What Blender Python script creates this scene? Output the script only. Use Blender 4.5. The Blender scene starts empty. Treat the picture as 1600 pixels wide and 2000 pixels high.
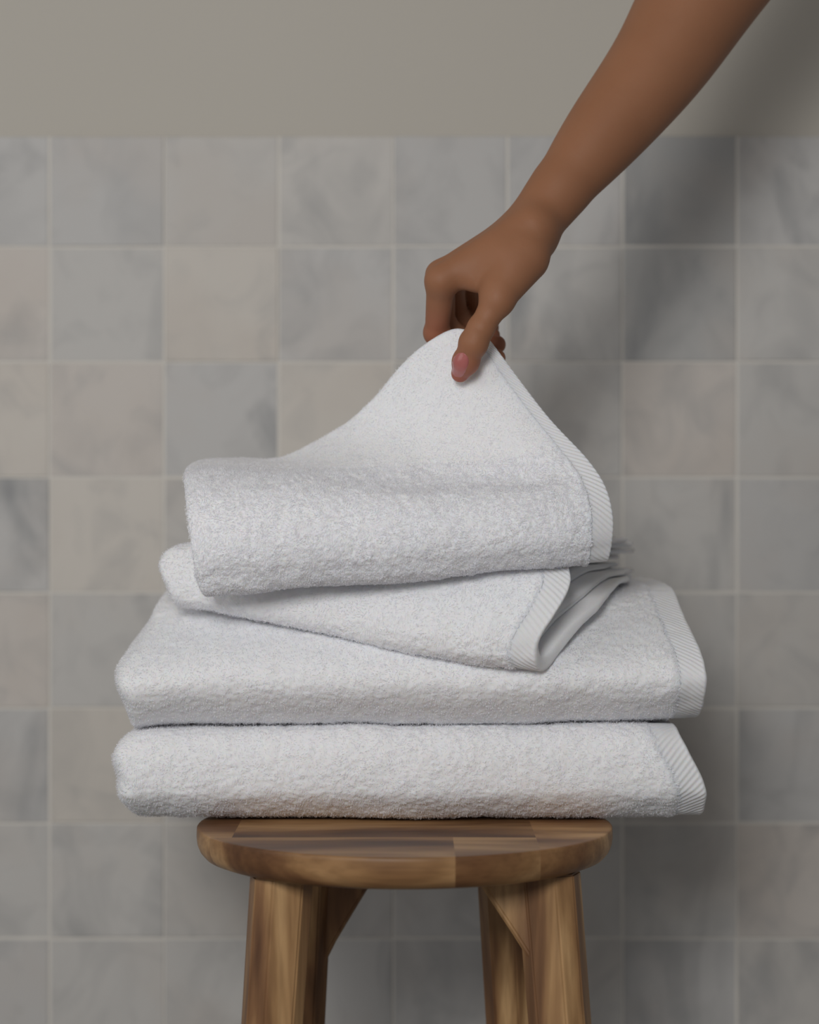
import bpy, bmesh, math, random
import numpy as np
from mathutils import Vector, Matrix

# ------------------------------------------------------------------ camera, world, light, exposure
CAM_Y, CAM_Z, FPX = -1.5, 0.677, 4050.0
sc = bpy.context.scene
C = sc.collection
cam_d = bpy.data.cameras.new('camera'); cam = bpy.data.objects.new('camera', cam_d); C.objects.link(cam)
cam.location = (0, CAM_Y, CAM_Z); cam.rotation_euler = (math.pi/2, 0, 0)
cam_d.sensor_fit = 'HORIZONTAL'; cam_d.sensor_width = 24.0; cam_d.lens = 24.0*FPX/1600.0
cam_d.dof.use_dof = True; cam_d.dof.focus_distance = 1.475; cam_d.dof.aperture_fstop = 3.0
cam_d.clip_start = 0.05
sc.camera = cam
sc.view_settings.view_transform = 'Standard'; sc.view_settings.look = 'None'
sc.view_settings.gamma = 1.0; sc.view_settings.exposure = 0.0; sc.view_settings.use_curve_mapping = False

world = bpy.data.worlds.new('room_ambient'); sc.world = world; world.use_nodes = True
bgn = world.node_tree.nodes['Background']
bgn.inputs[0].default_value = (0.92, 0.95, 1.0, 1); bgn.inputs[1].default_value = 0.18

def area_light(name, loc, target, size, power, color, size_y=None):
    l = bpy.data.lights.new(name, 'AREA'); l.energy = power; l.color = color
    l.shape = 'RECTANGLE'; l.size = size; l.size_y = size_y or size
    o = bpy.data.objects.new(name, l); C.objects.link(o); o.location = loc
    d = Vector(target) - Vector(loc); o.rotation_euler = d.to_track_quat('-Z', 'Y').to_euler()
    return o
# daylight from a window on the left, in front of the stool, plus an added fill
area_light('window_daylight', (-0.33, -1.88, 1.25), (0.0, 0.15, 0.66), 0.50, 17.0, (1.0, 0.985, 0.965), 0.50)
area_light('soft_fill_left', (-1.75, -1.15, 1.3), (0.0, 0.2, 0.66), 1.3, 6.5, (1.0, 0.99, 0.975), 1.2)  # added soft fill, not a second window; makes the wall brighter at left

def px(u, v, y):
    """real position of a point seen at u,v of the photograph that stands at depth y"""
    d = y - CAM_Y
    return np.array([(u-800.0)/FPX*d, y, CAM_Z-(v-1000.0)/FPX*d])

# ------------------------------------------------------------------ numpy noise
def _hash(ix, iy, iz, seed):
    h = (ix.astype(np.int64)*374761393 + iy.astype(np.int64)*668265263 + iz.astype(np.int64)*2147483647 + seed*1274126177) & 0xFFFFFFFF
    h = ((h ^ (h >> 13))*1274126177) & 0xFFFFFFFF
    h = ((h ^ (h >> 16))*2246822519) & 0xFFFFFFFF
    h = h ^ (h >> 15)
    return (h & 0xFFFFFF).astype(np.float64)/float(0xFFFFFF)*2-1
def vnoise(P, freq, seed=0):
    Q = P*freq; I = np.floor(Q).astype(np.int64); f = Q-I; f = f*f*(3-2*f)
    out = 0
    for dx in (0, 1):
        for dy in (0, 1):
            for dz in (0, 1):
                w = (f[..., 0] if dx else 1-f[..., 0])*(f[..., 1] if dy else 1-f[..., 1])*(f[..., 2] if dz else 1-f[..., 2])
                out = out + w*_hash(I[..., 0]+dx, I[..., 1]+dy, I[..., 2]+dz, seed)
    return out
def sstep(a, b, x):
    t = np.clip((x-a)/(b-a), 0, 1); return t*t*(3-2*t)

# ------------------------------------------------------------------ object helpers
def tag(o, label=None, cat=None, group=None, kind=None):
    if label: o['label'] = label
    if cat: o['category'] = cat
    if group: o['group'] = group
    if kind: o['kind'] = kind
    return o
def empty(name, loc, rz=0.0):
    o = bpy.data.objects.new(name, None); C.objects.link(o); o.location = loc; o.rotation_euler = (0, 0, rz)
    o.empty_display_size = 0.05
    return o
def link_mesh(name, verts, faces, mat, parent=None, smooth=True, loc=None):
    """verts in world space; faces an (n,4) array or a list"""
    me = bpy.data.meshes.new(name)
    if isinstance(faces, np.ndarray):
        n, k = faces.shape
        me.vertices.add(len(verts)); me.vertices.foreach_set('co', np.asarray(verts, np.float32).ravel())
        me.loops.add(n*k); me.loops.foreach_set('vertex_index', faces.astype(np.int32).ravel())
        me.polygons.add(n); me.polygons.foreach_set('loop_start', np.arange(0, n*k, k, dtype=np.int32))
        me.update(calc_edges=True); me.validate()
    else:
        me.from_pydata([tuple(v) for v in verts], [], faces)
    me.polygons.foreach_set('use_smooth', [smooth]*len(me.polygons))
    if mat: me.materials.append(mat)
    o = bpy.data.objects.new(name, me); C.objects.link(o)
    if parent is not None:
        o.parent = parent
        pm = Matrix.Translation(parent.location) @ parent.rotation_euler.to_matrix().to_4x4()
        o.matrix_parent_inverse = pm.inverted()
    return o
def new_mat(name):
    m = bpy.data.materials.new(name); m.use_nodes = True
    nt = m.node_tree; return m, nt, nt.nodes, nt.links, nt.nodes['Principled BSDF']
def N(nodes, kind, **kw):
    n = nodes.new(kind)
    for k, v in kw.items(): setattr(n, k, v)
    return n
def ramp(nodes, stops):
    r = nodes.new('ShaderNodeValToRGB'); cr = r.color_ramp
    while len(cr.elements) < len(stops): cr.elements.new(0.5)
    for e, (p, c) in zip(cr.elements, stops): e.position = p; e.color = (*c, 1)
    return r
def mix(nodes, links, fac, a, b, blend='MIX'):
    m = nodes.new('ShaderNodeMix'); m.data_type = 'RGBA'; m.blend_type = blend
    for sock, v in ((m.inputs[0], fac), (m.inputs[6], a), (m.inputs[7], b)):
        if isinstance(v, bpy.types.NodeSocket): links.new(v, sock)
        elif isinstance(v, tuple): sock.default_value = (*v, 1)
        else: sock.default_value = v
    return m.outputs[2]

# ------------------------------------------------------------------ materials
def mat_plaster():
    m, nt, n, l, b = new_mat('painted_plaster')
    tc = N(n, 'ShaderNodeTexCoord'); no = N(n, 'ShaderNodeTexNoise'); no.inputs['Scale'].default_value = 3.0; no.inputs['Detail'].default_value = 5
    l.new(tc.outputs['Object'], no.inputs['Vector'])
    l.new(mix(n, l, no.outputs['Fac'], (0.535, 0.503, 0.448), (0.56, 0.528, 0.472)), b.inputs['Base Color'])
    b.inputs['Roughness'].default_value = 0.8; b.inputs['Specular IOR Level'].default_value = 0.2
    n2 = N(n, 'ShaderNodeTexNoise'); n2.inputs['Scale'].default_value = 220; l.new(tc.outputs['Object'], n2.inputs['Vector'])
    bp = N(n, 'ShaderNodeBump'); bp.inputs['Strength'].default_value = 0.15; bp.inputs['Distance'].default_value = 0.001
    l.new(n2.outputs['Fac'], bp.inputs['Height']); l.new(bp.outputs['Normal'], b.inputs['Normal'])
    return m
def mat_tile():
    m, nt, n, l, b = new_mat('marble_tile')
    tc = N(n, 'ShaderNodeTexCoord')
    at = N(n, 'ShaderNodeAttribute', attribute_name='tile_tint'); at2 = N(n, 'ShaderNodeAttribute', attribute_name='tile_vein')
    vm = N(n, 'ShaderNodeVectorMath', operation='MULTIPLY_ADD'); vm.inputs[1].default_value = (37, 53, 71)
    l.new(at2.outputs['Vector'], vm.inputs[0]); l.new(tc.outputs['Object'], vm.inputs[2])
    # soft clouds
    n1 = N(n, 'ShaderNodeTexNoise'); n1.inputs['Scale'].default_value = 13; n1.inputs['Detail'].default_value = 5; n1.inputs['Distortion'].default_value = 1.4
    l.new(vm.outputs[0], n1.inputs['Vector'])
    r1 = ramp(n, [(0.50, (0, 0, 0)), (0.74, (1, 1, 1))]); l.new(n1.outputs['Fac'], r1.inputs[0])
    # diagonal veins
    mp = N(n, 'ShaderNodeMapping'); mp.inputs['Rotation'].default_value = (0, math.radians(38), 0); mp.inputs['Scale'].default_value = (1.0, 1.0, 0.5)
    l.new(vm.outputs[0], mp.inputs['Vector'])
    n2 = N(n, 'ShaderNodeTexNoise'); n2.inputs['Scale'].default_value = 13; n2.inputs['Detail'].default_value = 4; n2.inputs['Distortion'].default_value = 1.0
    l.new(mp.outputs[0], n2.inputs['Vector'])
    r2 = ramp(n, [(0.50, (0, 0, 0)), (0.78, (1, 1, 1))]); l.new(n2.outputs['Fac'], r2.inputs[0])
    # warm stains
    n3 = N(n, 'ShaderNodeTexNoise'); n3.inputs['Scale'].default_value = 9; n3.inputs['Detail'].default_value = 3
    l.new(vm.outputs[0], n3.inputs['Vector'])
    r3 = ramp(n, [(0.48, (0, 0, 0)), (0.66, (1, 1, 1))]); l.new(n3.outputs['Fac'], r3.inputs[0])
    sx = N(n, 'ShaderNodeSeparateXYZ'); l.new(at2.outputs['Vector'], sx.inputs[0])
    mm = N(n, 'ShaderNodeMath', operation='MULTIPLY'); l.new(r2.outputs[0], mm.inputs[0]); l.new(sx.outputs[2], mm.inputs[1])
    mm2 = N(n, 'ShaderNodeMath', operation='MULTIPLY'); l.new(r1.outputs[0], mm2.inputs[0]); mm2.inputs[1].default_value = 0.50
    mm3 = N(n, 'ShaderNodeMath', operation='MULTIPLY'); l.new(r3.outputs[0], mm3.inputs[0]); mm3.inputs[1].default_value = 0.28
    c = mix(n, l, mm3.outputs[0], at.outputs['Color'], (0.52, 0.455, 0.40))
    c = mix(n, l, mm2.outputs[0], c, (0.37, 0.365, 0.36))
    c = mix(n, l, mm.outputs[0], c, (0.25, 0.255, 0.262))
    l.new(c, b.inputs['Base Color'])
    b.inputs['Roughness'].default_value = 0.5; b.inputs['Specular IOR Level'].default_value = 0.3
    return m
def mat_simple(name, col, rough=0.8, spec=0.3):
    m, nt, n, l, b = new_mat(name)
    tc = N(n, 'ShaderNodeTexCoord'); no = N(n, 'ShaderNodeTexNoise'); no.inputs['Scale'].default_value = 25; no.inputs['Detail'].default_value = 4
    l.new(tc.outputs['Object'], no.inputs['Vector'])
    l.new(mix(n, l, no.outputs['Fac'], tuple(c*0.93 for c in col), tuple(min(1, c*1.06) for c in col)), b.inputs['Base Color'])
    b.inputs['Roughness'].default_value = rough; b.inputs['Specular IOR Level'].default_value = spec
    return m
def mat_towel(name, col, fine):
    m, nt, n, l, b = new_mat(name)
    tc = N(n, 'ShaderNodeTexCoord'); no = N(n, 'ShaderNodeTexNoise'); no.inputs['Scale'].default_value = 700 if fine else 420
    no.inputs['Detail'].default_value = 3
    l.new(tc.outputs['Object'], no.inputs['Vector'])
    bp = N(n, 'ShaderNodeBump'); bp.inputs['Strength'].default_value = 0.35; bp.inputs['Distance'].default_value = 0.0006
    l.new(no.outputs['Fac'], bp.inputs['Height']); l.new(bp.outputs['Normal'], b.inputs['Normal'])
    b.inputs['Base Color'].default_value = (*col, 1)
    b.inputs['Roughness'].default_value = 1.0; b.inputs['Specular IOR Level'].default_value = 0.1
    b.inputs['Sheen Weight'].default_value = 0.12; b.inputs['Sheen Roughness'].default_value = 0.5
    b.inputs['Subsurface Weight'].default_value = 0.45
    b.inputs['Subsurface Radius'].default_value = (1.0, 0.72, 0.48); b.inputs['Subsurface Scale'].default_value = 0.006
    return m
def mat_loop():
    m, nt, n, l, b = new_mat('white_terry_loops')
    n.remove(b); d = N(n, 'ShaderNodeBsdfDiffuse'); t = N(n, 'ShaderNodeBsdfTranslucent'); x = N(n, 'ShaderNodeMixShader')
    for q in (d, t): q.inputs['Color'].default_value = (0.955, 0.955, 0.985, 1)
    x.inputs[0].default_value = 0.42; l.new(d.outputs[0], x.inputs[1]); l.new(t.outputs[0], x.inputs[2])
    l.new(x.outputs[0], n['Material Output'].inputs['Surface'])
    return m
def mat_skin():
    m, nt, n, l, b = new_mat('skin')
    tc = N(n, 'ShaderNodeTexCoord')
    n1 = N(n, 'ShaderNodeTexNoise'); n1.inputs['Scale'].default_value = 22; n1.inputs['Detail'].default_value = 5; l.new(tc.outputs['Object'], n1.inputs['Vector'])
    at = N(n, 'ShaderNodeAttribute', attribute_name='flush')
    c = mix(n, l, n1.outputs['Fac'], (0.285, 0.128, 0.066), (0.355, 0.165, 0.088))
    c = mix(n, l, at.outputs['Fac'], c, (0.40, 0.115, 0.085))
    l.new(c, b.inputs['Base Color'])
    b.inputs['Roughness'].default_value = 0.55; b.inputs['Specular IOR Level'].default_value = 0.25
    b.inputs['Subsurface Weight'].default_value = 0.25; b.inputs['Subsurface Radius'].default_value = (1.0, 0.35, 0.2); b.inputs['Subsurface Scale'].default_value = 0.005
    n2 = N(n, 'ShaderNodeTexNoise'); n2.inputs['Scale'].default_value = 500; n2.inputs['Detail'].default_value = 3; l.new(tc.outputs['Object'], n2.inputs['Vector'])
    bp = N(n, 'ShaderNodeBump'); bp.inputs['Strength'].default_value = 0.12; bp.inputs['Distance'].default_value = 0.0004
    l.new(n2.outputs['Fac'], bp.inputs['Height']); l.new(bp.outputs['Normal'], b.inputs['Normal'])
    return m
def mat_wood(name, rot, blocks, tint=1.0, attr=None):
    """oiled hardwood; grain runs along the local axis turned to X by rot; blocks: glued-up staves"""
    m, nt, n, l, b = new_mat(name)
    tc = N(n, 'ShaderNodeTexCoord')
    mp = N(n, 'ShaderNodeMapping'); mp.inputs['Rotation'].default_value = rot
    l.new(tc.outputs['Object'], mp.inputs['Vector'])
    src = mp.outputs[0]
    if blocks:
        br = N(n, 'ShaderNodeTexBrick'); br.offset = 0.45
        br.inputs['Scale'].default_value = 1.0; br.inputs['Mortar Size'].default_value = 0.0
        br.inputs['Brick Width'].default_value = 0.34; br.inputs['Row Height'].default_value = 0.085
        br.inputs['Color1'].default_value = (0, 0, 0, 1); br.inputs['Color2'].default_value = (1, 1, 1, 1)
        sh = N(n, 'ShaderNodeVectorMath', operation='ADD'); sh.inputs[1].default_value = blocks
        l.new(mp.outputs[0], sh.inputs[0]); l.new(sh.outputs[0], br.inputs['Vector'])
        # one short stave is let in at the right
        sx = N(n, 'ShaderNodeSeparateXYZ'); l.new(mp.outputs[0], sx.inputs[0])
        gt = N(n, 'ShaderNodeMath', operation='GREATER_THAN'); gt.inputs[1].default_value = 0.0875; l.new(sx.outputs[0], gt.inputs[0])
        stv = mix(n, l, gt.outputs[0], br.outputs['Color'], (0.62, 0.62, 0.62))
        vm = N(n, 'ShaderNodeVectorMath', operation='MULTIPLY_ADD'); vm.inputs[1].default_value = (3.1, 4.7, 2.3)
        l.new(stv, vm.inputs[0]); l.new(mp.outputs[0], vm.inputs[2]); src = vm.outputs[0]
    s1 = N(n, 'ShaderNodeMapping'); s1.inputs['Scale'].default_value = (0.30, 1, 1) if blocks else (0.05, 1, 1); l.new(src, s1.inputs['Vector'])
    g1 = N(n, 'ShaderNodeTexNoise'); g1.inputs['Scale'].default_value = 15 if blocks else 38; g1.inputs['Detail'].default_value = 3; g1.inputs['Distortion'].default_value = 0.7 if blocks else 0.15
    l.new(s1.outputs[0], g1.inputs['Vector'])
    r1 = ramp(n, [(0.30, (0.105, 0.046, 0.021)), (0.44, (0.22, 0.108, 0.047)), (0.53, (0.38, 0.215, 0.095)), (0.62, (0.56, 0.345, 0.165))])
    l.new(g1.outputs['Fac'], r1.inputs[0])
    s2 = N(n, 'ShaderNodeMapping'); s2.inputs['Scale'].default_value = (0.035, 1, 1); l.new(src, s2.inputs['Vector'])
    g2 = N(n, 'ShaderNodeTexNoise'); g2.inputs['Scale'].default_value = 330; g2.inputs['Detail'].default_value = 3; l.new(s2.outputs[0], g2.inputs['Vector'])
    r2 = ramp(n, [(0.3, (0.84, 0.83, 0.81)), (0.6, (1.04, 1.04, 1.03))]); l.new(g2.outputs['Fac'], r2.inputs[0])
    c = mix(n, l, 1.0, r1.outputs[0], r2.outputs[0], 'MULTIPLY')
    if blocks:
        r3 = ramp(n, [(0.0, (0.72, 0.68, 0.66)), (1.0, (1.18, 1.14, 1.1))]); l.new(stv, r3.inputs[0])
        c = mix(n, l, 1.0, c, r3.outputs[0], 'MULTIPLY')
    c = mix(n, l, 1.0, c, (tint, tint, tint), 'MULTIPLY')
    l.new(c, b.inputs['Base Color'])
    b.inputs['Roughness'].default_value = 0.45; b.inputs['Specular IOR Level'].default_value = 0.35
    bp = N(n, 'ShaderNodeBump'); bp.inputs['Strength'].default_value = 0.12; bp.inputs['Distance'].default_value = 0.0005
    l.new(g2.outputs['Fac'], bp.inputs['Height']); l.new(bp.outputs['Normal'], b.inputs['Normal'])
    return m

M_PLASTER = mat_plaster(); M_TILE = mat_tile(); M_GROUT = mat_simple('grout', (0.70, 0.67, 0.62), 0.9, 0.1)
M_FLOOR = mat_simple('stone_floor', (0.24, 0.235, 0.225), 0.6, 0.3)
M_TERRY = mat_towel('white_terry', (0.93, 0.928, 0.945), False); M_HEM = mat_towel('white_woven_hem', (0.84, 0.838, 0.85), True); M_LOOP = mat_loop()
M_SKIN = mat_skin(); 

# ------------------------------------------------------------------ room shell
WALL_Y = 0.40                      # face of the tiles
def box(x0, x1, y0, y1, z0, z1):
    v = [(x, y, z) for x in (x0, x1) for y in (y0, y1) for z in (z0, z1)]
    f = [(0, 1, 3, 2), (4, 6, 7, 5), (0, 4, 5, 1), (2, 3, 7, 6), (0, 2, 6, 4), (1, 5, 7, 3)]
    return v, f
v, f = box(-2.2, 2.2, WALL_Y+0.008, WALL_Y+0.12, 0.0, 2.5)
wall = link_mesh('wall_back', v, f, M_PLASTER, None, False); tag(wall, kind='structure')
v, f = box(-2.2, 2.2, -2.6, WALL_Y+0.12, -0.05, 0.0)
floor = link_mesh('floor', v, f, M_FLOOR, None, False); tag(floor, kind='structure')
v, f = box(-2.2, 2.2, -2.6, WALL_Y+0.12, 2.5, 2.55)
ceil = link_mesh('ceiling', v, f, M_PLASTER, None, False); tag(ceil, kind='structure')

PX_, PZ_ = 0.1050, 0.10565
GX0 = (97-800)/FPX*1.9
GZ0 = CAM_Z-(482-1000)/FPX*1.9
TOPZ = CAM_Z-(266-1000)/FPX*1.9
rnd = random.Random(11)
special = {}                       # (column, row) from the tile right of x=97px, row 0 = top row
W1, W2, G1, G2, B1 = (0.530, 0.495, 0.450), (0.510, 0.472, 0.436), (0.486, 0.466, 0.440), (0.474, 0.460, 0.440), (0.458, 0.448, 0.436)
special.update({(-1, 0): (B1, .2), (0, 0): (B1, .15), (1, 0): (G1, .1), (2, 0): (G1, .3), (3, 0): (B1, .1), (4, 0): (B1, .5), (5, 0): ((0.345, 0.342, 0.335), .95), (6, 0): (B1, .6),
    (-1, 1): (W2, .25), (0, 1): (G2, .35), (1, 1): (W1, 0.), (2, 1): (B1, .35), (3, 1): (B1, .3), (4, 1): (G2, .6), (5, 1): ((0.39, 0.385, 0.375), .8), (6, 1): (G2, .2),
    (-1, 2): (W1, .2), (0, 2): (W2, .15), (1, 2): (B1, .8), (2, 2): (W1, .1), (3, 2): (G1, .2), (4, 2): (G2, .4), (5, 2): (W2, .35), (6, 2): (G2, .2),
    (-1, 3): (B1, .9), (0, 3): (W1, .0), (1, 3): (G1, .3), (5, 3): (G2, .6), (6, 3): (B1, .1),
    (-1, 4): (W2, .2), (0, 4): (G2, .5), (6, 4): (G1, .2), (5, 4): (G2, .2),
    (-1, 5): (B1, .5), (0, 5): (W1, .15), (5, 5): (G1, .3), (6, 5): (B1, .3),
    (-1, 6): (G2, .1), (0, 6): (G2, .5), (1, 6): (G1, .2), (2, 6): (B1, .3), (3, 6): (B1, .2),
    (0, 7): (G2, .1), (1, 7): (G2, .1), (2, 7): (B1, .7), (3, 7): (B1, .4), (4, 7): (G2, .2), (-1, 7): (B1, .6)})
tv, tf, tints, veins = [], [], [], []
for row in range(0, 11):
    zt = TOPZ if row == 0 else GZ0-(row-1)*PZ_-0.0009
    zb = GZ0-row*PZ_+0.0009
    if zb < 0: zb = 0.0
    for col in range(-18, 20):
        x0 = GX0+col*PX_+0.0009; x1 = x0+PX_-0.0018
        if (col, row) in special: tint, vein = special[(col, row)]
        else: tint, vein = rnd.choice([W1, W2, G1, G2, G2, B1, B1]), rnd.random()*0.7
        k = 1.15+0.06*rnd.random(); tint = tuple(c*k for c in tint)
        jx, jz = [rnd.uniform(-.0004, .0004) for _ in range(2)]
        dy = rnd.uniform(-.0004, .0004); bev = 0.0009
        b0 = len(tv)
        for (xx, zz, yy) in ((x0, zb, .0085), (x1, zb, .0085), (x1, zt, .0085), (x0, zt, .0085)): tv.append((xx+jx, WALL_Y+yy, zz+jz))
        for (xx, zz, yy) in ((x0, zb, bev), (x1, zb, bev), (x1, zt, bev), (x0, zt, bev)): tv.append((xx+jx, WALL_Y+yy+dy, zz+jz))
        for (xx, zz) in ((x0+bev, zb+bev), (x1-bev, zb+bev), (x1-bev, zt-bev), (x0+bev, zt-bev)): tv.append((xx+jx, WALL_Y+dy, zz+jz))
        fs = [(b0+8, b0+9, b0+10, b0+11)]
        for ring in (0, 4):
            for i in range(4):
                j = (i+1) % 4; fs.append((b0+ring+i, b0+ring+j, b0+ring+4+j, b0+ring+4+i))
        tf += fs
        r3 = (rnd.random(), rnd.random(), min(1.0, 0.08+vein*1.15))
        for q in fs:
            for _ in range(4): tints.append((*tint, 1)); veins.append((*r3, 1))
tiles = link_mesh('tile_cladding', tv, tf, M_TILE, wall, False)
ca = tiles.data.color_attributes.new('tile_tint', 'FLOAT_COLOR', 'CORNER'); ca.data.foreach_set('color', np.array(tints, np.float32).ravel())
cb = tiles.data.color_attributes.new('tile_vein', 'FLOAT_COLOR', 'CORNER'); cb.data.foreach_set('color', np.array(veins, np.float32).ravel())
v, f = box(-2.2, 2.2, WALL_Y+0.0007, WALL_Y+0.0078, 0.0, TOPZ-0.0006)
grout = link_mesh('grout', v, f, M_GROUT, wall, False)

# ------------------------------------------------------------------ stool
SX, SEAT_Z, SEAT_R, SEAT_H = -0.0035, 0.452, 0.1495, 0.0235
stool = empty('wooden_stool', (SX, 0, 0))
tag(stool, 'round wooden stool with four chamfered legs under the stack of towels', 'stool')
M_SEAT = mat_wood('oiled_hardwood_seat', (0, 0, 0), (0.31, 0.065, 0.0))
M_LEG = mat_wood('oiled_hardwood_leg', (0, math.radians(90), 0), None, 0.95)
prof = [(0.0, 0.0), (0.06, 0.0), (0.110, -0.0003), (0.1470, -0.0003), (0.1490, -0.0004), (0.1496, -0.0012), (0.1497, -0.0035), (0.1498, -0.0080), (0.1492, -0.0125), (0.1474, -0.0170), (0.1440, -0.0208),
        (0.1385, -0.0229), (0.1335, -0.0233), (0.126, -0.0235), (0.06, -0.0235), (0.0, -0.0235)]
sv, sf = [], []
NS = 128
for (r, z) in prof[1:-1]:
    for i in range(NS):
        a = 2*math.pi*i/NS; sv.append((SX+r*math.cos(a), r*math.sin(a), SEAT_Z+z))
for k in range(len(prof)-3):
    for i in range(NS):
        j = (i+1) % NS; sf.append((k*NS+i, (k+1)*NS+i, (k+1)*NS+j, k*NS+j))
sf.append(tuple(range(NS))); sf.append(tuple(range((len(prof)-3)*NS, (len(prof)-2)*NS))[::-1])
seat = link_mesh('seat', sv, sf, M_SEAT, stool)
def make_leg(top, bot, w, d, ang, br_dir, br_len, br_h, ztop):
    """chamfered tapering post from top (x,y at ztop) to bot (floor), with the flared bracket that braces it under the seat"""
    verts, faces = [], []
    ch = 0.52
    def ring(cx, cy, z, k):
        hw, hd = w*k/2, d*k/2; c = ch*min(hw, hd)*1.0
        pts = [(-hw+c, -hd), (hw-c, -hd), (hw, -hd+c), (hw, hd-c), (hw-c, hd), (-hw+c, hd), (-hw, hd-c), (-hw, -hd+c)]
        ca_, sa_ = math.cos(ang), math.sin(ang)
        return [(cx+x*ca_-y*sa_, cy+x*sa_+y*ca_, z) for x, y in pts]
    ks = [0.0, 0.25, 0.5, 0.75, 1.0]
    for t in ks:
        verts += ring(top[0]+(bot[0]-top[0])*t, top[1]+(bot[1]-top[1])*t, ztop*(1-t), 1.0-0.16*t)
    for k in range(len(ks)-1):
        for i in range(8):
            j = (i+1) % 8; faces.append((k*8+i, k*8+j, (k+1)*8+j, (k+1)*8+i))
    faces.append(tuple(range(8))[::-1]); faces.append(tuple(range(len(ks)*8-8, len(ks)*8)))
    # bracket: a triangular web growing out of one flank, following the leg's lean
    ux, uy = math.cos(br_dir), math.sin(br_dir); nx, ny = -uy, ux
    th = 0.0125; b0 = len(verts)
    def at(z, off):
        t = 1-z/ztop
        return (top[0]+(bot[0]-top[0])*t+ux*off, top[1]+(bot[1]-top[1])*t+uy*off)
    half = 0.5*w
    outline = [(ztop, 0.0), (ztop, half+br_len), (ztop-br_h*0.12, half+br_len*0.93), (ztop-br_h*0.75, half+br_len*0.28), (ztop-br_h*0.93, half+br_len*0.10), (ztop-br_h*1.1, half*0.9), (ztop-br_h*1.1, 0.0)]
    c2 = 0.003
    layers = [(-th, c2), (-th+c2, 0), (th-c2, 0), (th, c2)]
    nO = len(outline)
    for (s, ins) in layers:
        for (z, o_) in outline:
            oo = o_-(ins if o_ > 0 else 0); x_, y_ = at(z, oo); verts.append((x_+nx*s, y_+ny*s, z))
    for k in range(3):
        for i in range(nO):
            j = (i+1) % nO; faces.append((b0+k*nO+i, b0+k*nO+j, b0+(k+1)*nO+j, b0+(k+1)*nO+i))
    faces.append(tuple(b0+i for i in range(nO))[::-1]); faces.append(tuple(b0+3*nO+i for i in range(nO)))
    o = link_mesh('leg', verts, faces, M_LEG, stool, False)
    bm = bmesh.new(); bm.from_mesh(o.data); bmesh.ops.recalc_face_normals(bm, faces=bm.faces)
    bmesh.ops.bevel(bm, geom=[e for e in bm.edges if len(e.link_faces) == 2 and e.calc_face_angle(0) > 0.35], offset=0.0012, segments=2, affect='EDGES', clamp_overlap=True)
    bm.to_mesh(o.data); bm.free()
    return o
ZT = SEAT_Z-SEAT_H+0.0005
D_ = math.radians
def xy(u, y): return (u-800)/FPX*(y-CAM_Y)
# front left, front right, back left, back right: a bracket on each points along the square under the seat
make_leg((xy(551, -.080), -.080), (xy(466, -.125), -.125), .041, .039, D_(16), D_(106), .030, .045, ZT)
make_leg((xy(1070, -.066), -.066), (xy(1172, -.112), -.112), .042, .039, D_(-20), D_(180), .030, .052, ZT)
make_leg((xy(600, .080), .080), (xy(556, .125), .125), .040, .040, D_(8), D_(8), .047, .086, ZT)
make_leg((xy(982, .088), .088), (xy(1035, .13), .13), .040, .040, D_(-14), D_(-92), .030, .045, ZT)

# ------------------------------------------------------------------ towels
def grid_normals(P):
    da = np.gradient(P, axis=0); ds = np.gradient(P, axis=1)
    n = np.cross(da, ds); n /= (np.linalg.norm(n, axis=2, keepdims=True)+1e-12)
    return n
def terry_disp(P, seed, amp=1.0):
    """soft looped pile: clumps a few millimetres wide over slow lumps"""
    d = 0.0011*vnoise(P, 26, seed)+0.0006*vnoise(P, 90, seed+1)
    d = d+amp*(0.00045*vnoise(P, 290, seed+2)+0.0005*vnoise(P, 480, seed+3))
    return d
class Acc:
    def __init__(s): s.v = []; s.f = []; s.n = 0; s.m = []
    def add(s, V, F, mi=0):
        V = V.reshape(-1, 3); s.v.append(V); s.f.append(F+s.n); s.n += len(V); s.m.append(np.full(len(F), mi, np.int32))
    def build(s, name, mat, parent, label=None):
        o = link_mesh(name, np.concatenate(s.v), np.concatenate(s.f), mat, parent)
        mi = np.concatenate(s.m)
        if mi.any():
            o.data.materials.append(M_LOOP)
            if len(o.data.polygons) == len(mi): o.data.polygons.foreach_set('material_index', mi)
            else: print('FACE COUNT CHANGED', name)
        if label: o['label'] = label
        return o
def grid_faces(na, ns, flip=False, off=0):
    i = np.arange(na-1)[:, None]*ns+np.arange(ns-1)[None, :]
    q = np.stack([i, i+ns, i+ns+1, i+1], -1).reshape(-1, 4)+off
    return q[:, ::-1] if flip else q
def add_sheet(acc, Pout, Pin):
    """closed sheet between two grids"""
    na, ns = Pout.shape[:2]; n = na*ns
    F = [grid_faces(na, ns), grid_faces(na, ns, True, n)]
    def strip(idx):
        a, b = idx[:-1], idx[1:]; return np.stack([a, b, b+n, a+n], -1)
    e0 = np.arange(ns); e1 = (na-1)*ns+np.arange(ns); s0 = np.arange(na)*ns; s1 = s0+ns-1
    F += [strip(e0), strip(e1)[:, ::-1], strip(s0)[:, ::-1], strip(s1)]
    acc.add(np.concatenate([Pout.reshape(-1, 3), Pin.reshape(-1, 3)]), np.concatenate(F))
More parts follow.
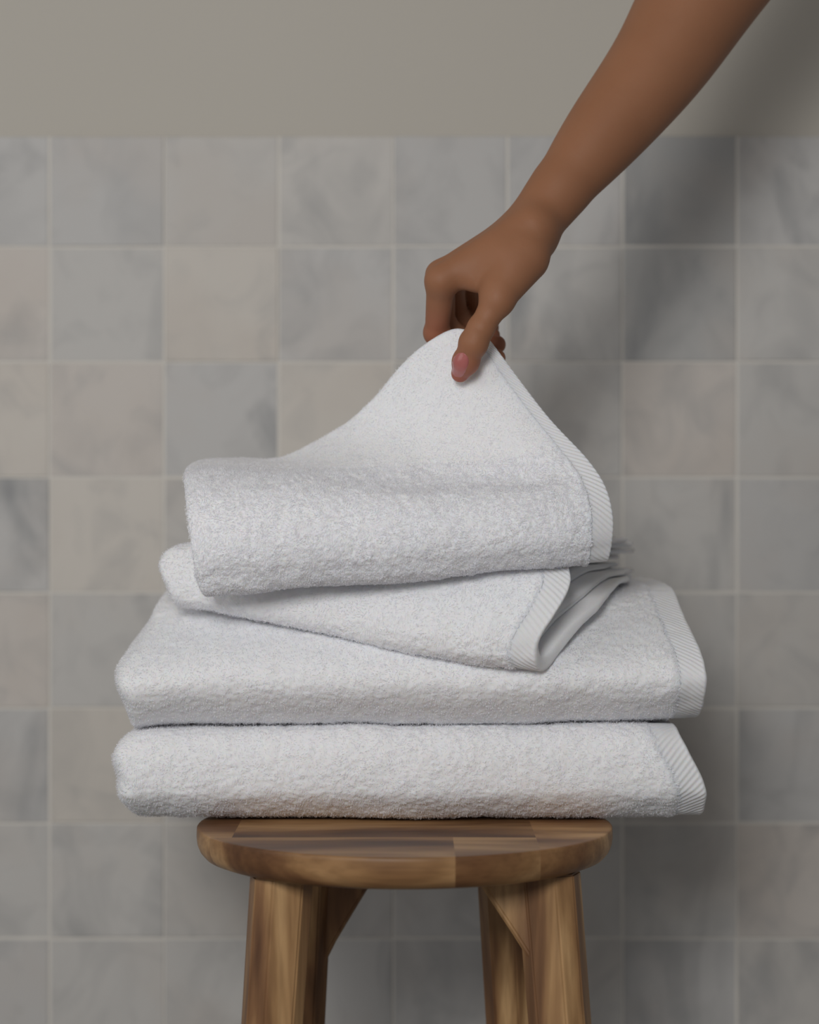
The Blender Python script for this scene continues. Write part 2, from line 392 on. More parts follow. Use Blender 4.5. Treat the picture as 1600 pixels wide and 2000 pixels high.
def add_loops(acc, P, Nn, mask, count, seed, length=0.0014, width=0.00034):
    """little yarn loops standing off the cloth: bent ribbons"""
    rg = np.random.default_rng(seed); na, ns = P.shape[:2]
    a00, a10, a01 = P[:-1, :-1], P[1:, :-1], P[:-1, 1:]
    area = np.linalg.norm(np.cross(a10-a00, a01-a00), axis=2)*mask[:-1, :-1]
    w = area.ravel(); w = w/w.sum(); idx = rg.choice(len(w), size=count, p=w)
    ia, is_ = idx//(ns-1), idx % (ns-1); fa, fs = rg.random(count)[:, None], rg.random(count)[:, None]
    base = (1-fa)*(1-fs)*P[ia, is_]+fa*(1-fs)*P[ia+1, is_]+(1-fa)*fs*P[ia, is_+1]+fa*fs*P[ia+1, is_+1]
    nn = Nn[ia, is_]
    rv = rg.normal(size=(count, 3)); t = rv-nn*np.sum(rv*nn, 1, keepdims=True)
    # neighbouring loops lean together, with some scatter
    lean = np.stack([vnoise(base, 140, seed+k) for k in (11, 12, 13)], -1)*2.4+rg.normal(size=(count, 3))*0.35+np.array([0, 0, -0.35])
    lean -= nn*np.sum(lean*nn, 1, keepdims=True); lean /= (np.linalg.norm(lean, axis=1, keepdims=True)+1e-9)
    side = np.cross(nn, lean); rot = rg.uniform(-1.2, 1.2, (count, 1)); side = side*np.cos(rot)+lean*np.sin(rot)
    L = length*(0.65+0.7*rg.random((count, 1))); wd = width*(0.7+0.6*rg.random((count, 1)))
    p0 = base-nn*0.0003; p1 = base+nn*L*0.55+lean*L*0.15; p2 = base+nn*L*0.72+lean*L*0.55; p3 = base+nn*L*0.45+lean*L*0.95
    rows = []
    for p, k in ((p0, 1.0), (p1, 1.0), (p2, 1.0), (p3, 0.55)): rows += [p-side*wd*k/2, p+side*wd*k/2]
    V = np.stack(rows, 1)
    o = np.arange(count)[:, None]*8
    F = np.concatenate([o+np.array([[2*k, 2*k+1, 2*k+3, 2*k+2]]) for k in range(3)], 0)
    acc.add(V, F, 1)
def rib_disp(A, S, period=0.0045, slope=0.85):
    """A, S lengths in metres along and across the hem"""
    ph = (S+slope*A)/period
    return 0.00030*np.sin(2*np.pi*ph)

def folded_towel(name, loc, yaw, L, D, H0, rf, pexp, zb, zt, nlay, h, push, endL, endR, hem_w, seed, nloops, label, group, round_left=0.013, amp=1.0, hem_layers=99, rib_sign=1.0):
    """towel folded to nested U layers whose fold faces the camera; the woven hem shows at its right end"""
    root = empty(name, (loc[0], loc[1], float(zb(np.array(0.5), np.array(0.1)))), yaw); tag(root, label, 'towel', group)
    terry, hem = Acc(), Acc()
    cy, sy_ = math.cos(yaw), math.sin(yaw)
    def world(a, y, z, k):
        """a 0..1 along the length, y back from the fold, z 0..H0 up"""
        zf = z/H0
        yy = y+push(a, zf)
        x0, x1 = endL(y, k, zf), endR(y, k, zf)
        X = x0+a*(x1-x0)
        zbv, ztv = zb(a, y), zt(a, y)
        Z = zbv+zf*(ztv-zbv)
        return np.stack([loc[0]+X*cy-yy*sy_, loc[1]+X*sy_+yy*cy, Z+0*X], -1)
    def profile(s, dl):
        """s 0..3: bottom, round front, top"""
        th = np.clip(s-1, 0, 1)*math.pi-math.pi/2          # -90..90
        c_, s_ = np.abs(np.cos(th))**(2/pexp), np.sign(np.sin(th))*np.abs(np.sin(th))**(2/pexp)
        hz = np.maximum(H0/2-dl, 0.0008)
        y = rf-(rf-np.minimum(dl*0.9, rf-.004))*c_; z = H0/2+hz*s_
        yb = D
        y = np.where(s < 1, rf+(yb-rf)*(1-s), y); z = np.where(s < 1, H0/2-hz, z)
        y = np.where(s > 2, rf+(yb-rf)*(s-2), y); z = np.where(s > 2, H0/2+hz, z)
        return y, z
    for k in range(nlay):
        d0, d1 = k*h+(0.0004 if k else 0), (k+1)*h-0.0004
        outer = (k == 0)
        nf, nflat, nA = (150, 110, 380) if outer else (26, 14, 60)
        s = np.concatenate([np.linspace(0, 1, nflat)**(0.6) if outer else np.linspace(0, 1, nflat), np.linspace(1, 2, nf)[1:], (2+np.linspace(0, 1, nflat)[1:]**(1.5 if outer else 1))])
        ah = 1-hem_w/L
        ha = np.array([0, .0006, .0015, .003, .005, .0075, .0105, .014, .018])/L
        a = np.concatenate([ha, np.linspace(ha[-1], ah, nA)[1:]])
        A, S = np.meshgrid(a, s, indexing='ij')
        # left end closes like a loaf (it is a fold); each layer a little further in
        rl = min(round_left, H0*0.5)
        tcl = np.clip(1-A*L/rl, 0, 1); close = (1-np.sqrt(np.maximum(1-tcl**2.2, 0)))*(H0/2-0.0012)
        def surf(dl):
            return profile(S, dl)
        dl_o = np.maximum(d0, np.minimum(d0+close, H0/2-0.0009)); dl_i = np.maximum(d1, np.minimum(d1+close, H0/2-0.0008))
        yo, zo = profile(S, dl_o); yi, zi = profile(S, dl_i)
        Po = world(A, yo, zo, k); Pi = world(A, yi, zi, k)
        no = grid_normals(Po)
        if np.mean(no[nA//2, len(s)//2-3:len(s)//2+3, 1]) > 0: sgn = -1.0
        else: sgn = 1.0
        no = no*sgn
        if outer:
            fade = sstep(-0.001, 0.005, (ah-A)*L+0.0012*vnoise(Po, 300, seed+8))
            Po = Po+no*((terry_disp(Po, seed, amp)+0.0008)*(0.25+0.75*fade)-0.0008*(1-fade))[..., None]
        add_sheet(terry, Po, Pi) if sgn > 0 else add_sheet(terry, Po[:, ::-1], Pi[:, ::-1])
        if outer and nloops:
            mask = ((S > 0.72) & (S < 2.95)).astype(float)
            add_loops(terry, Po, no, mask, nloops, seed+5)
        # hem band
        nAh = 34 if outer else 10
        ah_ = np.concatenate([np.linspace(ah-0.003/L, 1-0.002/L, nAh), 1-np.array([.0012, .0006, .0002, 0])/L])
        nf2, nfl2 = (420, 260) if outer else (26, 14)
        s2 = np.concatenate([np.linspace(0, 1, nfl2), np.linspace(1, 2, nf2)[1:], 2+np.linspace(0, 1, nfl2)[1:]])
        A2, S2 = np.meshgrid(ah_, s2, indexing='ij')
        e = np.sqrt(np.maximum(1-np.clip(1-(1-A2)*L/0.0022, 0, 1)**2, 0))
        mid, ht = (d0+d1)/2, (d1-d0)/2*0.78
        yo, zo = profile(S2, mid-ht*e-(0.0010 if outer else 0)); yi, zi = profile(S2, mid+ht*e)
        if not outer: yo, zo = profile(S2, mid-ht*1.15*e)
        Po = world(A2, yo, zo, k); Pi = world(A2, yi, zi, k)
        no = grid_normals(Po)
        if outer:
            arc = np.cumsum(np.concatenate([[0], np.linalg.norm(np.diff(Po[nAh//2], axis=0), axis=1)]))[None, :]+0*A2
            fade = sstep(0.0, 0.003, (1-A2)*L)
            Po = Po+(no*sgn)*((rib_disp(A2*L, arc*rib_sign)+0.0010*vnoise(Po, 26, seed))*fade+0.0005*vnoise(Po, 120, seed))[..., None]
        add_sheet(hem, Po, Pi) if sgn > 0 else add_sheet(hem, Po[:, ::-1], Pi[:, ::-1])
    terry.build('folded_cloth', M_TERRY, root)
    hem.build('hem_band', M_HEM, root, 'ribbed woven hem without pile')
    return root

# lowest towel
STACK = 'folded white towels stacked on the stool'
T_Z0 = SEAT_Z+0.0028
def c_(v): return lambda *a: v
folded_towel('bath_towel', (-0.209, -0.020), 0.0, 0.425, 0.245, 0.064, 0.030, 2.3,
    lambda a, y: T_Z0+0.004*np.exp(-((y)/0.02)**2)+0*a, lambda a, y: T_Z0+0.0655-0.0015*np.cos(a*6)+0.0035*sstep(.55, 1.0, a)*1.0-0.004*(1-sstep(0, .08, a))+0*y,
    4, 0.0078, lambda a, zf: 0.006*np.sin(a*9)*0.5+0.007*(1-sstep(0, .3, zf))+0.002*np.sin(zf*3.1)+0.004*sstep(.93, 1, a),
    lambda y, k, zf: -0.001+0.005*np.sin(zf*5.2+0.5)-0.006*np.exp(-((zf-.25)/.2)**2)+0.004*k*0+0*y,
    lambda y, k, zf: 0.4235-0.022*sstep(0.15, 1.15, zf)-0.004*k+0*y, 0.019, 21, 62000,
    'wide folded white bath towel lying directly on the wooden stool', STACK, rib_sign=-1)
# towel above it: thick soft fold that slopes back
B_TOP = T_Z0+0.0665
def top3(a, y): return 0.6205-0.012*(1-sstep(-0.02, 0.10, y))+0.001*np.sin(a*7)-0.010*(1-sstep(0, .2, a))*(1-sstep(.05, .2, y))
folded_towel('bath_towel', (-0.212, -0.034), 0.0, 0.424, 0.26, 0.098, 0.050, 2.05,
    lambda a, y: B_TOP+0.0015+0.0035*(sstep(.55, 1.0, a))+0.004*np.exp(-((y)/0.02)**2)-0.004*(1-sstep(0, .08, a))+0*y, top3,
    5, 0.0096, lambda a, zf: 0.052*sstep(0.25, 1.05, zf)**1.2+0.004*(1-sstep(0, .25, zf))+0.003*np.sin(a*7+1),
    lambda y, k, zf: 0.001+0.010*sstep(.35, 1, zf)+0.004*np.sin(zf*9)-0.0+0*y,
    lambda y, k, zf: 0.4235-0.010*sstep(.2, 1, zf)**2-0.0035*k+0*y, 0.0185, 37, 80000,
    'thick folded white bath towel, second from the stool, sloping back at its top', STACK, rib_sign=1)
# turned towel
YAW2 = math.radians(-12.5)
T2 = (-0.188, 0.010)
SK2 = 0.16
def wxy2(a, y):
    X = a*0.285+SK2*y; return (T2[0]+X*math.cos(YAW2)-y*math.sin(YAW2), T2[1]+X*math.sin(YAW2)+y*math.cos(YAW2))
def third_surface(y):      # height of the cloth under it, by depth
    return 0.6225-0.0185*(1-sstep(0.0, 0.08, y))-0.040*(1-sstep(-0.07, 0.03, y))
def zb2(a, y):
    X, Y = wxy2(a, y); return third_surface(Y)+0.0005-0.014*sstep(.05, .9, a)*(1-sstep(0, .06, y))
def zt2(a, y):
    t = 0.050+0.020*sstep(.35, 1.0, a); t = t*(1-sstep(.02, .24, y))+0.030*sstep(.02, .24, y)
    z = zb2(a, y)+t
    return np.minimum(z, 0.6525)
folded_towel('hand_towel', T2, YAW2, 0.285, 0.245, 0.058, 0.026, 2.4, zb2, zt2, 3, 0.0092,
    lambda a, zf: 0.004*np.sin(a*6)+0.004*(1-sstep(0, .3, zf))+0.014*sstep(.4, 1.1, zf)*a,
    lambda y, k, zf: 0.002+0.004*np.sin(zf*6)+SK2*y,
    lambda y, k, zf: 0.283-0.012*k+0.020*sstep(.35, 1, zf)*(1-sstep(0.01, .05, y))*(k == 0)+0.014*(k > 0)*sstep(0.06, .25, y)+0.024*sstep(0, .08, y)*(1-sstep(.2, .9, zf))*(1-sstep(.14, .24, y))+SK2*y, 0.018, 53, 52000,
    'folded white hand towel turned askew between the lifted towel and the wide towels', STACK, rib_sign=1)

# ---- top towel: inner folds, then the outer layer whose corner is lifted
YAW1 = math.radians(-3.0)
T1 = (-0.153, -0.020)
def catmull(ctrl, n_out, axis=0):
    """uniform Catmull-Rom along axis 0 of ctrl (m,...), sampled at parameters t (0..m-1)"""
    t = n_out; m = ctrl.shape[0]; i = np.clip(np.floor(t).astype(int), 0, m-2); f = t-i
    ext = np.concatenate([2*ctrl[:1]-ctrl[1:2], ctrl, 2*ctrl[-1:]-ctrl[-2:-1]], 0)
    p0, p1, p2, p3 = ext[i], ext[i+1], ext[i+2], ext[i+3]
    f = f.reshape((-1,)+(1,)*(ctrl.ndim-1))
    return 0.5*((2*p1)+(-p0+p2)*f+(2*p0-5*p1+4*p2-p3)*f*f+(-p0+3*p1-3*p2+p3)*f**3)
COLS = [  # bottom back, bottom middle, bottom front, low front, mid front, high front, crease, mid lift, edge
 [(440, 1034, .17), (412, 1048, .07), (398, 1158, -.030), (380, 1125, -.052), (368, 1040, -.052), (360, 965, -.030), (360, 918, .010), (376, 900, .060), (405, 897, .110)],
 [(500, 1034, .17), (480, 1048, .07), (470, 1158, -.028), (462, 1120, -.056), (455, 1040, -.060), (450, 965, -.042), (448, 922, .000), (455, 899, .055), (470, 892, .105)],
 [(600, 1034, .17), (590, 1047, .07), (580, 1148, -.028), (575, 1112, -.056), (575, 1035, -.060), (575, 965, -.046), (575, 928, -.010), (566, 905, .040), (552, 889, .082)],
 [(720, 1034, .17), (705, 1046, .07), (700, 1138, -.028), (698, 1104, -.056), (698, 1030, -.060), (700, 966, -.046), (702, 930, -.014), (692, 880, .028), (655, 838, .066)],
 [(820, 1034, .17), (815, 1045, .07), (810, 1128, -.027), (808, 1096, -.055), (808, 1026, -.059), (812, 966, -.046), (812, 930, -.016), (785, 850, .020), (722, 783, .048)],
 [(920, 1034, .17), (920, 1044, .07), (920, 1118, -.026), (920, 1088, -.053), (920, 1022, -.057), (922, 966, -.044), (918, 928, -.018), (868, 820, .010), (782, 712, .031)],
 [(1020, 1034, .17), (1020, 1043, .07), (1025, 1108, -.024), (1027, 1080, -.050), (1028, 1018, -.054), (1025, 966, -.042), (1012, 924, -.020), (945, 800, .003), (835, 667, .019)],
 [(1110, 1034, .17), (1110, 1043, .07), (1115, 1100, -.021), (1120, 1072, -.045), (1122, 1014, -.048), (1112, 958, -.038), (1088, 908, -.020), (1005, 795, .000), (893, 641, .012)],
 [(1185, 1034, .17), (1180, 1043, .07), (1188, 1094, -.015), (1198, 1064, -.034), (1201, 1008, -.037), (1186, 948, -.030), (1148, 893, -.016), (1062, 800, .000), (955, 660, .011)],
]
CT = np.array([[px(*p) for p in col] for col in COLS])       # (cols, rows, 3)
def lifted(u, s):
    """u 0..8 across, s 0..8 along the fold"""
    G = catmull(CT, u)                      # (nu, rows, 3)
    return catmull(np.swapaxes(G, 0, 1), s).swapaxes(0, 1)
top = empty('face_towel', (0.0, 0.03, 0.655))
tag(top, 'topmost folded white towel, its upper corner pinched and lifted by the hand', 'towel', STACK)
terry, hem = Acc(), Acc()
sA = np.concatenate([np.linspace(0, 2, 60), np.linspace(2, 6, 210)[1:], np.linspace(6, 8, 200)[1:]])
UH = 7.42
uA = np.concatenate([np.array([0, .01, .025, .05, .08, .12]), np.linspace(.12, UH, 400)[1:]])
P = lifted(uA, sA); nrm = grid_normals(P)
if np.mean(nrm[200:210, 120:140, 1]) > 0: nrm = -nrm; SG = -1
else: SG = 1
U, S = np.meshgrid(uA, sA, indexing='ij')
th = 0.0075*(1-0.35*sstep(6.2, 7.5, S))
eL = np.sqrt(np.maximum(1-np.clip(1-U/0.14, 0, 1)**2, 0)); eT = np.sqrt(np.maximum(1-np.clip(1-(8-S)/0.09, 0, 1)**2, 0))
ee = eL*eT
lump = 0.0022*vnoise(P, 17, 71)*sstep(.2, 1.2, S)*(1-0.5*sstep(5.5, 7, S))
cm = P-nrm*(th/2)[..., None]
Po = cm+nrm*((th/2*ee)+lump+terry_disp(P, 77, 1.0)*(1-0.65*sstep(5.8, 6.8, S))*(0.35+0.65*ee))[..., None]
Pi = cm-nrm*((th/2*ee)-lump+0.4*terry_disp(P, 91)*ee)[..., None]
(add_sheet(terry, Po, Pi) if SG > 0 else add_sheet(terry, Po[:, ::-1], Pi[:, ::-1]))
add_loops(terry, Po, nrm, ((S > 1.6) & (S < 6.3)).astype(float), 52000, 78)
add_loops(terry, Po, nrm, ((S >= 6.3)).astype(float), 16000, 79, 0.0010, 0.0003)
# hem of the lifted layer
uH = np.concatenate([np.linspace(UH-.05, 7.96, 44), [7.975, 7.985, 7.993, 8.0]]); sH = np.linspace(0, 8, 1500)
P = lifted(uH, sH); nrm = grid_normals(P)*SG
U, S = np.meshgrid(uH, sH, indexing='ij')
arc = np.cumsum(np.concatenate([[0], np.linalg.norm(np.diff(P[24], axis=0), axis=1)]))[None, :]+0*U
wid = np.linalg.norm(P-P[:1], axis=2)
eR = np.sqrt(np.maximum(1-np.clip(1-(8-U)/0.07, 0, 1)**2, 0)); eT = np.sqrt(np.maximum(1-np.clip(1-(8-S)/0.09, 0, 1)**2, 0)); ee = eR*eT
th = 0.0060*(1-0.35*sstep(6.2, 7.5, S))
lump = 0.0022*vnoise(P, 17, 71)*sstep(.2, 1.2, S)*(1-0.5*sstep(5.5, 7, S))
cm = P-nrm*(0.0075*(1-0.35*sstep(6.2, 7.5, S))/2)[..., None]
Po = cm+nrm*(th/2*ee+lump+rib_disp(wid, arc, 0.0045, 0.9)*1.2*ee)[..., None]
Pi = cm-nrm*(th/2*ee-lump)[..., None]
(add_sheet(hem, Po, Pi) if SG > 0 else add_sheet(hem, Po[:, ::-1], Pi[:, ::-1]))
terry.build('lifted_layer', M_TERRY, top)
hem.build('hem_band', M_HEM, top, 'ribbed woven hem running up the edge of the raised corner')
# the folds that stay lying under it
def folded_inner():
    r = folded_towel('inner', T1, YAW1, 0.298, 0.205, 0.040, 0.018, 2.4,
        lambda a, y: 0.6545+0.002*np.sin(a*5)-0.010*(1-sstep(-0.01, .05, y))+0*y, lambda a, y: 0.698-0.006*sstep(.1, .2, y)-0.008*sstep(.8, 1, a)+0*y,
        3, 0.0064, lambda a, zf: 0.004*np.sin(a*5),
        lambda y, k, zf: 0.001+0.004*np.sin(zf*5)+0*y,
        lambda y, k, zf: 0.288-0.003*k+0.030*sstep(.08, .2, y)*np.exp(-((zf-.08)/.22)**2)+0*y, 0.016, 93, 9000,
        None, None, 0.016)
    kids = list(r.children)
    for o, nm in zip(kids, ('folded_cloth', 'hem_band')):
        M = o.matrix_parent_inverse.copy()
        o.parent = top; o.matrix_parent_inverse = Matrix.Translation(top.location).inverted()
    bpy.data.objects.remove(r)
folded_inner()

# ------------------------------------------------------------------ arm and hand: one continuous surface from a distance field
VOX = 0.00125
def P3(u, v, y): return px(u, v, y)
lo = np.array([0.0, -0.05, 0.765]); hi = np.array([0.42, 0.165, 1.30])
dims = np.ceil((hi-lo)/VOX).astype(int)
gx = [lo[i]+VOX*np.arange(dims[i]) for i in range(3)]
BIG = 0.05
def blank(): return np.full(dims, BIG, np.float32)
def smin(a, b, k):
    h = np.clip(0.5+0.5*(b-a)/k, 0, 1); return b*(1-h)+a*h-k*h*(1-h)
def cone(F, a, b, ra, rb, k, flat=None, subtract=False):
    """blend a tapered capsule into F; flat=(direction, factor) squashes it across one direction"""
    a, b = np.asarray(a, float), np.asarray(b, float); m = max(ra, rb)*1.6+k+0.012
    i0 = np.maximum(np.floor((np.minimum(a, b)-m-lo)/VOX).astype(int), 0); i1 = np.minimum(np.ceil((np.maximum(a, b)+m-lo)/VOX).astype(int), dims)
    if np.any(i1 <= i0): return
    sl = tuple(slice(i0[i], i1[i]) for i in range(3))
    X = gx[0][sl[0]][:, None, None]; Y = gx[1][sl[1]][None, :, None]; Z = gx[2][sl[2]][None, None, :]
    ab = b-a; L2 = float(ab@ab)+1e-12
    px_, py_, pz_ = X-a[0], Y-a[1], Z-a[2]
    t = np.clip((px_*ab[0]+py_*ab[1]+pz_*ab[2])/L2, 0, 1)
    qx, qy, qz = px_-t*ab[0], py_-t*ab[1], pz_-t*ab[2]
    d2 = qx*qx+qy*qy+qz*qz
    if flat is not None:
        n, fct = flat; n = np.asarray(n, float); n = n/np.linalg.norm(n)
        dn = qx*n[0]+qy*n[1]+qz*n[2]; d2 = d2+(fct*fct-1)*dn*dn
    d = (np.sqrt(d2)-(ra+(rb-ra)*t)).astype(np.float32)
    if subtract: F[sl] = -smin(-F[sl], d, k)
    else: F[sl] = smin(F[sl], d, k)
cm_ = 0.01
palm = blank()
EL = P3(1392, -45, .085); W0 = P3(1044, 436, .020)
mid1 = P3(1292, 118, .068); mid2 = P3(1174, 268, .045); mid25 = P3(1116, 342, .035); mid3 = P3(1078, 392, .027)
W1_ = P3(1014, 478, .014)
spine = np.array([P3(1760, -520, .10), P3(1590, -305, .10), EL, mid1, mid2, mid25, mid3, W0, W1_])
srad = np.array([5.6, 5.1, 4.55, 3.76, 3.0, 2.36, 2.02, 1.92, 1.7])*cm_
tt = np.linspace(0, len(spine)-1, 260)
sp_p = catmull(spine, tt); sp_r = catmull(srad[:, None], tt)[:, 0]
al_ = np.concatenate([[0], np.cumsum(np.linalg.norm(np.diff(sp_p, axis=0), axis=1))]); ev = np.linspace(0, al_[-1], 260)
sp4 = np.stack([np.interp(ev, al_, q) for q in (sp_p[:, 0], sp_p[:, 1], sp_p[:, 2], sp_r)], 1)
kern = np.exp(-0.5*(np.arange(-24, 25)/9.0)**2); kern /= kern.sum()
pad = np.concatenate([2*sp4[:1]-sp4[24:0:-1], sp4, 2*sp4[-1:]-sp4[-2:-26:-1]])
sp4 = np.stack([np.convolve(pad[:, q], kern, 'valid') for q in range(4)], 1); sp_p, sp_r = sp4[:, :3], sp4[:, 3]
for i in range(259): cone(palm, sp_p[i], sp_p[i+1], sp_r[i], sp_r[i+1], 1e-4, flat=((-.15, -1, .1), 1.0))
cone(palm, P3(1090, 372, .03), P3(1032, 448, .034), 1.8*cm_, 1.65*cm_, .012)
# back of the hand: four metacarpals fanned in depth
mcp = {'index': P3(862, 548, .004), 'middle': P3(862, 538, .026), 'ring': P3(878, 532, .046), 'little': P3(905, 535, .062)}
cone(palm, P3(1040, 448, .008), mcp['index'], 1.75*cm_, 1.13*cm_, .010)
cone(palm, P3(1040, 440, .024), mcp['middle'], 1.6*cm_, 1.08*cm_, .010)
cone(palm, P3(1035, 445, .038), mcp['ring'], 1.5*cm_, 1.0*cm_, .010)
cone(palm, P3(1030, 455, .048), mcp['little'], 1.3*cm_, .92*cm_, .010)
# heel of the hand and the web between thumb and index
cone(palm, P3(1035, 470, .020), P3(960, 540, .020), 1.7*cm_, 1.2*cm_, .012)
cone(palm, P3(1022, 500, .004), P3(974, 560, -.010), 1.7*cm_, 1.15*cm_, .010)
cone(palm, P3(985, 505, -.002), P3(930, 548, .000), 1.3*cm_, .75*cm_, .012)
# small hollow at the wrist, on the thumb side
def finger(pts, rs, k=.0035):
    F = blank()
    for a, b, ra, rb in zip(pts[:-1], pts[1:], rs[:-1], rs[1:]): cone(F, a, b, ra*cm_, rb*cm_, k)
    for p, r in zip(pts[1:-1], rs[1:-1]): cone(F, p, p+1e-4, (r+.035)*cm_, (r+.035)*cm_, k)
    return F
fingers = []
fingers.append((finger([P3(1024, 508, .0), P3(972, 586, -.014), P3(939, 642, -.015), P3(925, 670, -.013), P3(910, 706, -.007), P3(899, 729, -.001)], [1.6, 1.12, .86, .93, .86, .66], .004), .009))
fingers.append((finger([mcp['index'], P3(853, 650, .034), P3(905, 694, .044), P3(971, 699, .034)], [1.06, .87, .76, .64]), .006))
fingers.append((finger([mcp['middle'], P3(866, 634, .060), P3(915, 672, .066), P3(970, 673, .052)], [1.02, .90, .80, .70]), .006))
fingers.append((finger([mcp['ring'], P3(892, 618, .078), P3(930, 650, .080), P3(960, 655, .070)], [.98, .85, .76, .66]), .006))
fingers.append((finger([mcp['little'], P3(930, 600, .086), P3(950, 628, .084), P3(960, 640, .076)], [.85, .74, .66, .58]), .005))
F = None
for fi, k in fingers:
    g = smin(palm, fi, k); F = g if F is None else np.minimum(F, g)
    del g
del fingers, palm
def surface_nets(F):
    """closed smooth quad surface of F = 0"""
    nx, ny, nz = F.shape; neg = F < 0
    cube = np.zeros((nx-1, ny-1, nz-1), np.uint8)
    for dx in (0, 1):
        for dy in (0, 1):
            for dz in (0, 1): cube += neg[dx:nx-1+dx, dy:ny-1+dy, dz:nz-1+dz]
    act = (cube > 0) & (cube < 8)
    ci = np.argwhere(act); idm = -np.ones(act.shape, np.int64); idm[act] = np.arange(len(ci))
    acc = np.zeros((len(ci), 3)); cnt = np.zeros(len(ci))
    cor = [(0, 0, 0), (1, 0, 0), (0, 1, 0), (1, 1, 0), (0, 0, 1), (1, 0, 1), (0, 1, 1), (1, 1, 1)]
    val = [F[ci[:, 0]+c[0], ci[:, 1]+c[1], ci[:, 2]+c[2]].astype(float) for c in cor]
    for i in range(8):
        for j in range(i+1, 8):
            df = [cor[j][q]-cor[i][q] for q in range(3)]
            if sum(abs(q) for q in df) != 1: continue
            v0, v1 = val[i], val[j]; m = (v0 < 0) != (v1 < 0)
            t = np.where(m, v0/(v0-v1+1e-20), 0)
            acc[m] += np.array(cor[i])+t[m][:, None]*np.array(df); cnt[m] += 1
    V = lo+VOX*(ci+acc/cnt[:, None])
    faces = []
    for ax in range(3):
        sl0 = [slice(1, n-1) for n in F.shape]; sl1 = list(sl0)
        sl0[ax] = slice(0, F.shape[ax]-1); sl1[ax] = slice(1, F.shape[ax])
        a0, a1 = neg[tuple(sl0)], neg[tuple(sl1)]
        e = np.argwhere(a0 != a1)
        base = e.copy()
        for q in range(3):
            if q != ax: base[:, q] += 1
        u, v = [(1, 2), (2, 0), (0, 1)][ax]
        ids = []
        for (du, dv) in ((-1, -1), (0, -1), (0, 0), (-1, 0)):
            c = base.copy(); c[:, u] += du; c[:, v] += dv; ids.append(idm[c[:, 0], c[:, 1], c[:, 2]])
        q = np.stack(ids, 1); fl = a0[tuple(e.T)]
        q[~fl] = q[~fl][:, ::-1]
        faces.append(q)
    Fc = np.concatenate(faces); Fc = Fc[(Fc >= 0).all(1)]
    return V, Fc
V, Fc = surface_nets(F)
# even out the lattice steps
def relax(V, Fc, it, w=0.5):
    e = np.concatenate([Fc[:, [0, 1]], Fc[:, [1, 2]], Fc[:, [2, 3]], Fc[:, [3, 0]]])
    for k in range(it):
        s = np.zeros_like(V); c = np.zeros(len(V))
        for q in range(3):
            s[:, q] = np.bincount(e[:, 0], V[e[:, 1], q], len(V))+np.bincount(e[:, 1], V[e[:, 0], q], len(V))
        c = np.bincount(e[:, 0], minlength=len(V))+np.bincount(e[:, 1], minlength=len(V))
        V = V+(s/np.maximum(c, 1)[:, None]-V)*(w if k % 2 == 0 else -w*1.04)
    return V
def largest(V, Fc):
    """keep the one connected skin"""
    lab = np.arange(len(V)); m = None
    while True:
        m = lab[Fc].min(axis=1); new = lab.copy()
        for q in range(4): np.minimum.at(new, Fc[:, q], m)
        new = new[new]
        if (new == lab).all(): break
        lab = new
    big = np.bincount(lab).argmax(); keep = lab == big; idx = np.cumsum(keep)-1
    Fk = Fc[keep[Fc].all(1)]; return V[keep], idx[Fk]
V, Fc = largest(V, Fc)
V = relax(V, Fc, 10)
person = empty('person', tuple(EL))
tag(person, 'person reaching down with a bare forearm to pinch the top towel by its corner', 'person')
arm = link_mesh('forearm_and_hand', V, Fc, M_SKIN, person)
tipt = P3(899, 726, -.001)
fl = np.exp(-(np.linalg.norm(V-tipt, axis=1)/0.016)**2)*0.9
for q in (P3(853, 655, .02), P3(940, 700, .04), P3(966, 674, .058)): fl = np.maximum(fl, 0.35*np.exp(-(np.linalg.norm(V-q, axis=1)/0.02)**2))
at = arm.data.attributes.new('flush', 'FLOAT', 'POINT'); at.data.foreach_set('value', fl.astype(np.float32))

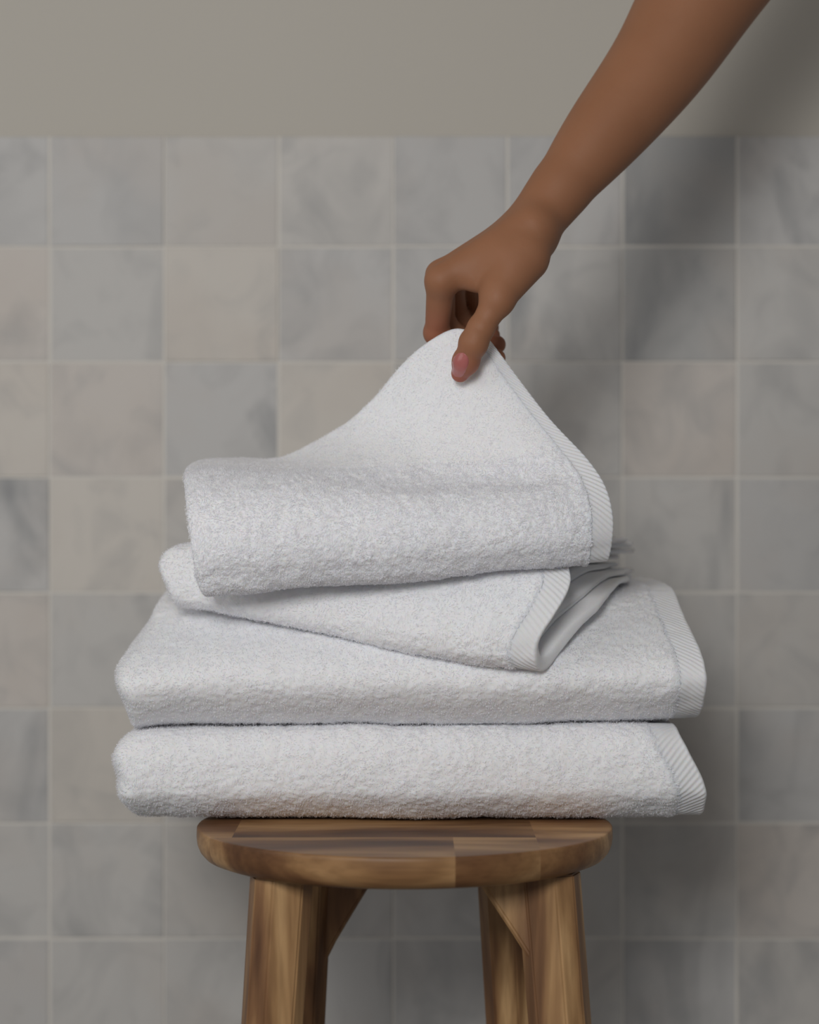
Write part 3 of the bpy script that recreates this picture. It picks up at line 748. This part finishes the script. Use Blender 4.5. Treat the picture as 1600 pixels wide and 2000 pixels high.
def mat_nail():
    m, nt, n, l, b = new_mat('nail_polish')
    b.inputs['Base Color'].default_value = (0.43, 0.135, 0.125, 1); b.inputs['Roughness'].default_value = 0.22
    b.inputs['Specular IOR Level'].default_value = 0.35; b.inputs['Coat Weight'].default_value = 0.3; b.inputs['Coat Roughness'].default_value = 0.06
    return m
M_NAIL = mat_nail()
def field(q):
    g = (np.asarray(q)-lo)/VOX; i = np.floor(g).astype(int); f = g-i; r = 0.0
    for a in (0, 1):
        for b in (0, 1):
            for c in (0, 1): r += (f[0] if a else 1-f[0])*(f[1] if b else 1-f[1])*(f[2] if c else 1-f[2])*float(F[i[0]+a, i[1]+b, i[2]+c])
    return r
def nail(center, along, out, length, width):
    """almond nail plate lying on the finger: every point rests on the skin below it"""
    al = Vector(along).normalized(); ou = Vector(out).normalized(); al = (al-ou*al.dot(ou)).normalized(); si = al.cross(ou)
    n1, n2 = 30, 17; top_, bot_ = [], []
    for i in range(n1):
        t = i/(n1-1); x = (t-0.5)*length
        w = width/2*(max(0.0, 1-abs(1-2*t)**(3.0 if t < .5 else 2.3))**0.5); w = max(w, 0.0003)
        for j in range(n2):
            r = j/(n2-1)*2-1; q0 = Vector(center)+al*x+si*(r*w)
            h = 0.02
            while h > -0.012 and field(q0+ou*h) > 0: h -= 0.0002
            p = q0+ou*h
            edge = max(0.0, 1-max(abs(r), abs(2*t-1))**6)
            top_.append(p+ou*(0.0001+0.00065*edge)); bot_.append(p-ou*0.0008)
    P = np.array([tuple(q) for q in top_]).reshape(n1, n2, 3); Q = np.array([tuple(q) for q in bot_]).reshape(n1, n2, 3)
    for _ in range(4): P[1:-1, 1:-1] = 0.5*P[1:-1, 1:-1]+0.125*(P[2:, 1:-1]+P[:-2, 1:-1]+P[1:-1, 2:]+P[1:-1, :-2])
    acc = Acc(); add_sheet(acc, P, Q)
    o = acc.build('fingernail', M_NAIL, None, 'glossy rose pink nail')
    bm = bmesh.new(); bm.from_mesh(o.data); bmesh.ops.recalc_face_normals(bm, faces=bm.faces); bm.to_mesh(o.data); bm.free()
    o.parent = arm
    return o
nail(P3(901, 717, -.004), P3(897, 733, .001)-P3(910, 700, -.006), (-0.16, -1.0, 0.12), 0.0165, 0.0125)
print('verts', len(V))
